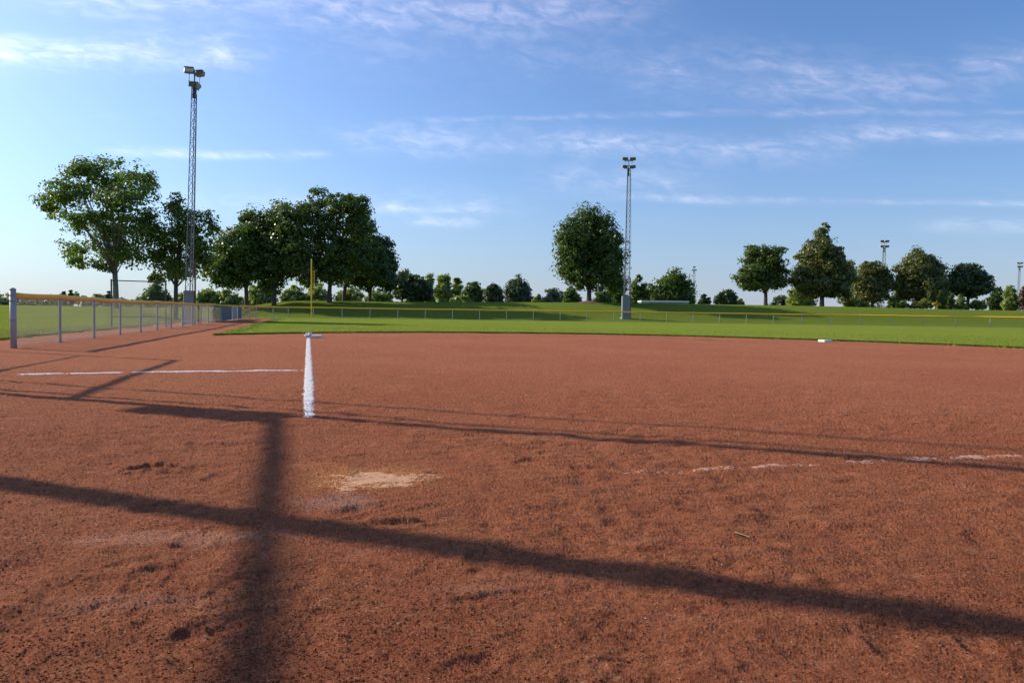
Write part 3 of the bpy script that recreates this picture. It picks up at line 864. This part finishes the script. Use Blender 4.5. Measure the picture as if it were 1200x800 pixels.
# solitary maple
tree('tree', 'solitary egg shaped maple beside the middle floodlight tower', 690, 84,
     [(690, 262, 22, 24), (672, 275, 20, 22), (705, 275, 22, 28), (670, 300, 22, 22), (698, 300, 30, 28), (718, 312, 18, 26), (668, 318, 16, 12), (690, 325, 28, 15), (722, 334, 15, 12), (712, 294, 20, 24), (668, 288, 18, 20)], 'maple_leaf', 'bark', .32, 16500, GA, .30, clump=.24, inner=.2)
mx_, my_ = at(690, 360, 84).x, 84
m = MB(); v = []
for k in range(28):
    a = k * 2 * math.pi / 28; r = 1.5 + random.uniform(-.15, .15); v.append((mx_ + r * math.cos(a), my_ - .2 + r * math.sin(a)))
me = bpy.data.meshes.new('mulch_ring'); vv = [(x, y, T(x, y) + .04) for x, y in v] + [(mx_, my_ - .2, T(mx_, my_) + .32)]
me.from_pydata(vv, [], [(k, (k + 1) % 28, 28) for k in range(28)]); me.materials.append(MAT['mulch']); me.update()
tag(link('mulch_ring', me), 'round heap of brown mulch under the solitary maple', 'mulch')
# right bank
tree('tree', 'full maple with a bare trunk, left end of the right hand row', 897, 92,
     [(888, 300, 19, 17), (905, 300, 15, 16), (893, 318, 27, 17), (878, 325, 17, 16), (908, 322, 18, 18), (895, 333, 27, 9)], 'maple_leaf', 'bark', .33, 9000, GA, .24, clump=.27)
tree('tree', 'largest tree of the right row with a pointed top', 963, 94,
     [(964, 276, 8, 12), (960, 290, 17, 13), (950, 300, 18, 16), (975, 302, 16, 16), (962, 312, 32, 17), (942, 325, 20, 17), (985, 326, 18, 18), (962, 333, 36, 14), (950, 343, 26, 8), (978, 342, 20, 8), (967, 267, 4, 6)], 'linden_leaf', 'bark', .33, 14000, GA, .30, clump=.24)
tree('tree', 'round olive linden under the distant floodlight tower', 1022, 100,
     [(1022, 318, 15, 14), (1012, 330, 14, 16), (1033, 330, 13, 16), (1022, 340, 23, 15)], 'linden_leaf', 'bark', .34, 8500, GA, .22, clump=.27)
tree('tree', 'tall dome shaped olive linden behind the two small cypresses', 1079, 100,
     [(1077, 306, 16, 15), (1068, 320, 19, 16), (1090, 320, 18, 18), (1078, 335, 31, 18), (1060, 338, 14, 15), (1098, 340, 14, 14), (1079, 345, 28, 9)], 'linden_leaf', 'bark', .34, 12500, GA, .24, clump=.25)
tree('tree', 'rounded dark linden at the right end of the row with visible trunk', 1134, 100,
     [(1134, 320, 17, 12), (1124, 330, 14, 13), (1146, 330, 15, 14), (1136, 338, 25, 11)], 'dark_leaf', 'bark', .34, 8500, GA, .22, clump=.27)

# ------------------ background plants, each its own
MORE = [
 ('tree', 'pale tree filling the gap behind the small dark round tree', 492, 326, 26, 165, 'pale_leaf', 1500, False),
 ('shrub', 'low pale hedge like shrub right under the thin see-through poplar', 541, 344, 26, 130, 'pale_leaf', 900, False),
 ('tree', 'pale leafy tree showing between the round green and dark round trees', 568, 336, 20, 165, 'pale_leaf', 1000, False),
 ('shrub', 'low olive shrub right of the lone grey green tree', 621, 348, 18, 150, 'far_leaf', 700, False),
 ('shrub', 'wide grey green shrub left of the silvery willow shrub', 660, 341, 26, 165, 'far_leaf', 900, False),
 ('tree', 'shaded tree close behind the right side of the solitary maple', 724, 332, 26, 160, 'airy_leaf', 1500, False),
 ('tree', 'mid green tree between the small light tree and the wide pale green tree', 765, 331, 26, 165, 'airy_leaf', 1500, False),
 ('shrub', 'small pale shrub at the foot of the dark dome bush', 866, 350, 14, 130, 'pale_leaf', 500, False),
 ('tree', 'pale green tree low between the pointed tree and the round linden', 1004, 338, 26, 140, 'pale_leaf', 1300, False),
 ('shrub', 'green shrub in the gap between the round and the dome shaped lindens', 1050, 342, 20, 140, 'airy_leaf', 900, False),
 ('tree', 'dull green tree in the gap left of the rounded dark linden', 1108, 334, 22, 150, 'airy_leaf', 1200, False),
]
GB = 'smaller trees and shrubs far behind the banks'
def bush(name, label, px, top, w, Y, leaf, n=1500, h=None, cat='tree', tall=False, size=None, dens=.95, bot=357, g=GB, tr=.1, clump=.36):
    hh = bot - top
    if tall: lob = [(px, top + hh * .3, w * .32, hh * .3), (px - w * .08, top + hh * .6, w * .42, hh * .32), (px + w * .1, top + hh * .8, w * .38, hh * .25)]
    else: lob = [(px, top + hh * .38, w * .30, hh * .38), (px - w * .22, top + hh * .6, w * .27, hh * .36), (px + w * .23, top + hh * .62, w * .26, hh * .36), (px, top + hh * .75, w * .36, hh * .32), (px - w * .2, top + hh * .85, w * .3, hh * .25), (px + w * .2, top + hh * .87, w * .3, hh * .25)]
    return tree(name, label, px, Y, lob, leaf, 'bark', size or max(.28, Y * .0035), int(n * 1.7), g, tr, cat, clump=clump, dens=dens)
B = [
 ('tree', 'slim pale poplar, left one of the poplar row behind the bank', 503, 320, 15, 150, 'pale_leaf', 1500, True),
 ('tree', 'broadest pale poplar, brightest of the row behind the bank', 520, 322, 22, 148, 'pale_leaf', 3000, True),
 ('tree', 'thin see-through poplar right of the brightest one', 536, 324, 16, 150, 'pale_leaf', 1100, True),
 ('tree', 'rounded mid green tree between the poplars and the dark round tree', 555, 328, 25, 140, 'maple_leaf', 2600, False),
 ('tree', 'dark ball shaped tree right of the poplars', 579, 330, 22, 135, 'dark_leaf', 2600, False),
 ('tree', 'loose grey green tree alone against the sky beside the dark round tree', 607, 322, 33, 150, 'far_leaf', 2800, False),
 ('shrub', 'small green shrub on the crest right of the loose grey green tree', 630, 343, 13, 140, 'pale_leaf', 700, False),
 ('shrub', 'silvery willow shrub on the crest left of the solitary maple', 647, 336, 24, 150, 'willow_leaf', 1300, False),
 ('shrub', 'green shrub on the crest close behind the solitary maple at left', 670, 335, 22, 140, 'airy_leaf', 1400, False),
 ('shrub', 'green shrub seen right under the solitary maple', 706, 336, 22, 142, 'airy_leaf', 1300, False),
 ('tree', 'small light tree just right of the middle floodlight tower', 748, 321, 20, 150, 'airy_leaf', 1500, False),
 ('tree', 'wide pale green tree beside the small distant floodlight tower', 790, 313, 50, 150, 'airy_leaf', 4200, False),
 ('shrub', 'low conifer like shrub left of the dark dome bush', 825, 345, 17, 140, 'dark_leaf', 800, False),
 ('shrub', 'dark dome shaped bush standing alone on the crest', 851, 338, 27, 125, 'dark_leaf', 2400, False),
 ('shrub', 'bluish bush right of the bare trunk of the full maple', 916, 344, 26, 130, 'far_leaf', 1300, False),
 ('tree', 'pale green tree behind the left skirt of the pointed tree', 938, 330, 30, 125, 'pale_leaf', 2000, False),
 ('tree', 'olive tree peeping out between the pointed tree and round linden', 995, 304, 24, 135, 'linden_leaf', 2400, True),
 ('tree', 'bright green bushy tree near the right edge', 1184, 334, 18, 130, 'pale_leaf', 1600, False),
 ('tree', 'dull green tree between the rounded dark linden and the bright bushy one', 1168, 334, 22, 135, 'dark_leaf', 1500, False),
 ('tree', 'reddish brown tree at the right edge', 1199, 334, 9, 128, 'red_leaf', 1500, True),
]
for nm, lb, px, top, w, Y, lf, n, tl in B + MORE:
    bush(nm, lb, px, top, w, Y, lf, n, tall=tl, cat=nm, bot=358 if px < 860 else 362)
# pale shrubs glimpsed beneath the maples
und = [(243, 336, 26, 'under the left edge of the clump'), (268, 338, 28, 'left of the first maple trunk'), (304, 330, 30, 'between the first two maple trunks'), (345, 333, 28, 'left of the foul pole'), (372, 330, 26, 'right of the foul pole, under the maples'), (410, 334, 30, 'between the tallest and the forked maple trunks'), (445, 338, 30, 'under the dark maple ending the clump')]
for px, top, w, lb in und:
    bush('shrub', 'pale sunlit shrub glimpsed ' + lb, px, top, w * 1.25, 150, 'pale_leaf', 1500, cat='shrub', bot=359, dens=.9)
# garden on the right bank
gard = [(1058, 351, 14, 'pale_leaf', 'low pale shrub at the left end of the garden bed'), (1071, 352, 10, 'willow_leaf', 'small grey leaved shrub left of the cypresses'), (1083, 349, 12, 'pale_leaf', 'yellow green garden shrub just left of the cypresses'), (1126, 345, 12, 'pale_leaf', 'fresh green shrub at the trunk of the rounded dark linden, left side'), (1143, 348, 15, 'airy_leaf', 'fresh green shrub at the trunk of the rounded dark linden, right side'), (1151, 352, 12, 'pale_leaf', 'low round shrub in the garden bed below the dull green tree'), (1116, 351, 12, 'willow_leaf', 'silvery low shrub right of the cypresses')]
for px, top, w, lf, lb in gard:
    bush('shrub', lb, px, top, w, 94, lf, 700, cat='shrub', bot=363, size=.28, g='shrubs of the garden bed', tr=.05)
for px, top, w, lb in ((1091, 339, 7, 'small pointed cypress, left one of the pair before the dome shaped linden'), (1102, 339, 7, 'small pointed cypress, right one of the pair before the dome shaped linden'), (1115, 342, 6, 'slim third cypress left of the rounded dark linden')):
    tree('cypress', lb, px, 93, [(px, top + 4, w * .25, 5), (px, top + 10, w * .42, 8), (px, top + 17, w * .5, 8)], 'maple_leaf', 'bark', .2, 1100, 'cypresses in the garden', .06, 'cypress', clump=.6)
mat_leaf('flower_leaf', (.30, .22, .03), (.62, .42, .04), .2)
for px, lb in ((1074, 'yellow flowering clump near the left end of the garden bed'), (1097, 'yellow flowering clump between the two paired cypresses')):
    tree('flower_clump', lb, px, 92, [(px - 1, 356, 3.5, 2.5), (px + 2, 357, 3.5, 2.5)], 'flower_leaf', size=.2, n=500, group='flowers of the garden bed', cat='flowers', trunk=False, clump=.6)

# left background
def conifer(px, top, w, Y, label):
    bot = 358
    lob = [(px, top + (bot - top) * q, w * (.12 + .38 * q), (bot - top) * .16) for q in (.12, .3, .5, .7, .88)]
    return tree('conifer', label, px, Y, lob, 'dark_leaf', 'bark', .9, 900, 'conifers in the far tree line', .15, 'conifer', clump=.5)
conifer(75, 341, 9, 290, 'far pointed conifer, left one of three in the left tree line')
conifer(83, 340, 9, 285, 'far pointed conifer, middle one of three in the left tree line')
conifer(127, 341, 8, 290, 'far pointed conifer just left of the airy tree trunk')
bush('tree', 'mid green round tree seen between the two airy tree trunks', 183, 332, 34, 120, 'airy_leaf', 2600, bot=360)
bush('tree', 'small green tree seen left of the floodlight tower foot', 215, 342, 24, 130, 'pale_leaf', 1200, bot=360)
clumps = []
for k in range(900):
    px = random.uniform(-140, 300); q = abs(float(gn(px / 19, 3.3, 77))) ; Y = random.uniform(300, 340)
    p = at(px, 358, Y); z0 = .7; hmax = 3.0 + 4.5 * q + 2.2 * float(gn(px / 6, 1.3, 78))
    z = z0 + random.random() * max(1.5, hmax)
    clumps.append((np.array((p.x, p.y, z)), 1.5, np.array((0, -.3, .3))))
P, Fq, tc = leaves(clumps, 26, 1.1)
tag(link('distant_wood', np_mesh('distant_wood', P, Fq, 'far_leaf', tint=tc)), 'low far tree line along the left horizon', 'wood', kind='stuff')
clumps = []
for k in range(800):
    px = random.uniform(430, 1330); Y = random.uniform(260, 320)
    p = at(px, 358, Y); hmax = 3.5 + 2.5 * float(gn(px / 16, 9.3, 79))
    clumps.append((np.array((p.x, p.y, .5 + random.random() * max(1, hmax))), 1.6, np.array((0, -.3, .3))))
P, Fq, tc = leaves(clumps, 24, 1.1)
tag(link('distant_wood', np_mesh('distant_wood', P, Fq, 'far_leaf', tint=tc)), 'low far tree line behind the right hand bank', 'wood', kind='stuff')

# second diamond: small backstop frame seen through the side fence
def goal():
    p = at(131, 386, 27); q = at(196, 386, 28); z = T(p.x, p.y)
    t = empty('pipe_frame', (p.x, p.y, z), 'grey pipe frame standing on the grass behind the side fence', 'pipe frame')
    w = q.x - p.x; h = at(131, 327, 27).z - z; zb = 0
    MB().tube((0, 0, -.1), (0, 0, h), .03, n=10).build('post', 'dark_steel', t)
    MB().tube((w, .9, -.1), (w, .9, h), .03, n=10).build('post', 'dark_steel', t)
    MB().tube((0, 0, h - .05), (w, .9, h - .05), .02, n=8).build('rail', 'dark_steel', t)
    MB().tube((0, 0, h * .22), (w, .9, h * .22), .016, n=8).build('rail', 'dark_steel', t)
    v, f = chain_link((0, 0), (w, .9), lambda t_: .03 + 0 * t_, h * .95, t, .0016, .09)
    link('chain_link', np_mesh('chain_link', v, f, 'wire'), t)
goal()
sp = at(233, 372, 75)
p = at(233, 352, 75); z = T(p.x, p.y)
tag(MB().tube((p.x, p.y, z - .1), (p.x, p.y, z + 2.0), .06, n=8).tube((p.x, p.y, z + 2.0), (p.x, p.y, z + 2.05), .08, n=8).build('steel_pole', 'dark_steel'), 'short dark pole on the grass right of the left tower', 'pole')

# low white roofed building behind the crest
p = at(777, 357, 118); z = T(p.x, p.y)
t = empty('park_building', (p.x, p.y, z), 'low white flat roofed building behind the crest under the wide pale tree', 'building')
W_ = at(805, 357, 118).x - at(749, 357, 118).x
top = at(777, 352.6, 118).z - z
MB().box((0, 0, (top - .25) / 2), (W_ - .3, 3, top - .25)).build('wall', 'shield_sheet', t)
MB().box((0, 0, top - .12), (W_, 3.4, .24), bev=.04).build('roof', 'white_paint', t)
for k in range(5):
    w = MB().box((-W_ / 2 + .9 + k * (W_ - 1.6) / 4, -1.5, top - .75), (.9, .05, .7)).build('window', 'window_dark', t)
    MB().box((-W_ / 2 + .9 + k * (W_ - 1.6) / 4, -1.53, top - .38), (1.0, .06, .05)).build('frame', 'white_paint', w)

# ------------------------------------------------------------------ light
sun_d = bpy.data.lights.new('sun', 'SUN'); sun = bpy.data.objects.new('sun', sun_d); COL.objects.link(sun)
sun_d.energy = 5.0; sun_d.angle = R(.5); sun_d.color = (1, .89, .70)
sv = Vector((math.sin(R(SUN_AZ)) * math.cos(R(SUN_EL)), math.cos(R(SUN_AZ)) * math.cos(R(SUN_EL)), math.sin(R(SUN_EL))))
sun.rotation_euler = sv.to_track_quat('Z', 'Y').to_euler(); sun.location = (0, 0, 30)

w = bpy.data.worlds.new('World'); C.world = w; w.use_nodes = True
nt = NT(w.node_tree); bg = w.node_tree.nodes['Background']; L = w.node_tree.links
sky = nt.n('ShaderNodeTexSky'); sky.sky_type = 'NISHITA'; sky.sun_disc = False
sky.sun_elevation = R(SUN_EL); sky.sun_rotation = R(SUN_AZ)
sky.air_density = 1.0; sky.dust_density = 1.0; sky.ozone_density = 2.0; sky.altitude = 100
dirv = nt.n('ShaderNodeTexCoord').outputs['Generated']
sx = nt.n('ShaderNodeSeparateXYZ', {'Vector': dirv}).outputs
azn = nt.m('MULTIPLY', nt.m('ARCTAN2', sx[0], sx[1]), 57.2958)
eln = nt.m('MULTIPLY', nt.m('ARCSINE', sx[2]), 57.2958)
band = nt.m('MULTIPLY', nt.m('ARCTAN2', sx[2], sx[1]), 57.2958)
uv = nt.n('ShaderNodeCombineXYZ', {0: nt.m('MULTIPLY', azn, .1), 1: nt.m('MULTIPLY', band, .42), 2: 0.0}).outputs[0]
uvf = nt.n('ShaderNodeCombineXYZ', {0: nt.m('MULTIPLY', azn, .35), 1: nt.m('ADD', nt.m('MULTIPLY', band, .9), nt.m('MULTIPLY', azn, .10)), 2: 0.0}).outputs[0]
n1 = nt.noise(uv, 1.0, 8, .62, .8); n2 = nt.noise(uvf, 1.3, 8, .58, .5)
wob = nt.m('MULTIPLY', nt.m('SUBTRACT', nt.noise(uv, .7, 3), .5), 1.3)
elw = nt.m('ADD', band, wob)
def streak(px0, px1, py, sig, amp, slope=0.0, soft=5.0):
    a0 = math.degrees(math.atan((px0 - 600) / FPX)); a1 = math.degrees(math.atan((px1 - 600) / FPX)); am = (a0 + a1) / 2
    pm = (px0 + px1) / 2; yh = 365.5 + (pm - 600) * .014
    e = math.degrees(math.atan((yh - py) / FPX))
    d = nt.m('SUBTRACT', nt.m('SUBTRACT', elw, e), nt.m('MULTIPLY', nt.m('SUBTRACT', azn, am), slope))
    g = nt.m('EXPONENT', nt.m('MULTIPLY', nt.m('MULTIPLY', d, d), -1 / (sig * sig)))
    wn = nt.m('MULTIPLY', nt.ramp(azn, a0 - soft, a0 + soft), nt.ramp(azn, a1 + soft, a1 - soft))
    return nt.m('MULTIPLY', nt.m('MULTIPLY', g, wn), amp)
SL = [(-60, 290, 66, 1.15, 1.5, .0, 3), (430, 960, 172, 1.0, 1.05, -.012, 5), (960, 1260, 158, .7, 1.1, .02, 4), (740, 1090, 98, 1.7, 1.0, -.05, 5), (500, 1260, 138, .22, .55, .03, 5), (140, 370, 181, .33, 1.2, .0, 2),
      (330, 740, 12, 1.8, .95, .0, 6), (640, 820, 212, .9, .75, .0, 3), (1120, 1260, 78, 1.3, 1.1, .05, 2), (700, 960, 235, .30, .8, .0, 3), (1000, 1240, 239, .22, .9, -.02, 2), (480, 560, 262, .35, .9, 0, 1.2),
      (60, 330, 6, 1.5, .9, 0, 4), (1080, 1260, 268, .5, .8, 0, 2), (150, 600, 240, 1.1, .4, .0, 4), (380, 700, 60, 2.0, .3, 0, 4), (440, 560, 245, .4, .8, 0, 2)]
tot = None
for a in SL:
    q = streak(*a); tot = q if tot is None else nt.m('ADD', tot, q)
tex = nt.m('MULTIPLY', nt.ramp(n2, .30, .78), nt.ramp(n1, .22, .66))
dens = nt.m('MULTIPLY', tot, nt.m('ADD', nt.m('MULTIPLY', tex, 1.25), .14))
amb = nt.m('MULTIPLY', nt.m('MULTIPLY', nt.ramp(n1, .50, .80), nt.ramp(n2, .35, .8)), .2)
dens = nt.m('MULTIPLY', nt.m('ADD', dens, amb), .72, clamp=True)
sund = nt.n('ShaderNodeVectorMath', operation='DOT_PRODUCT'); L.new(dirv, sund.inputs[0]); sund.inputs[1].default_value = tuple(sv)
ang = nt.m('MULTIPLY', nt.m('ARCCOSINE', sund.outputs['Value']), 57.2958)
skyc = nt.mix(1.0, sky.outputs[0], (.74, 1.32, 1.92), 'MULTIPLY')
glow = nt.m('MULTIPLY', nt.m('EXPONENT', nt.m('MULTIPLY', ang, -1 / 24.0)), .55)
skyc = nt.mix(1.0, skyc, nt.mix(glow, (0, 0, 0), (15.5, 10.4, 6.6)), 'ADD')
hz = nt.m('EXPONENT', nt.m('MULTIPLY', nt.m('ABSOLUTE', eln), -1 / 8.0))
skyc = nt.mix(nt.m('MULTIPLY', hz, .85), skyc, nt.mix(nt.m('MULTIPLY', nt.m('SUBTRACT', glow, .02), 7.0, clamp=True), (6.0, 6.3, 7.6), (9.9, 9.8, 9.6)))
cl = nt.mix(1.0, skyc, nt.mix(glow, (3.6, 2.7, 2.1), (16, 15, 13)), 'ADD')
mixc = nt.mix(dens, skyc, cl)
L.new(mixc, bg.inputs[0]); bg.inputs[1].default_value = .085

C.view_settings.view_transform = 'Standard'; C.view_settings.look = 'None'
C.view_settings.exposure = 0.12; C.view_settings.gamma = 1
C.render.resolution_x = 1024; C.render.resolution_y = 682
C.render.engine = 'CYCLES'
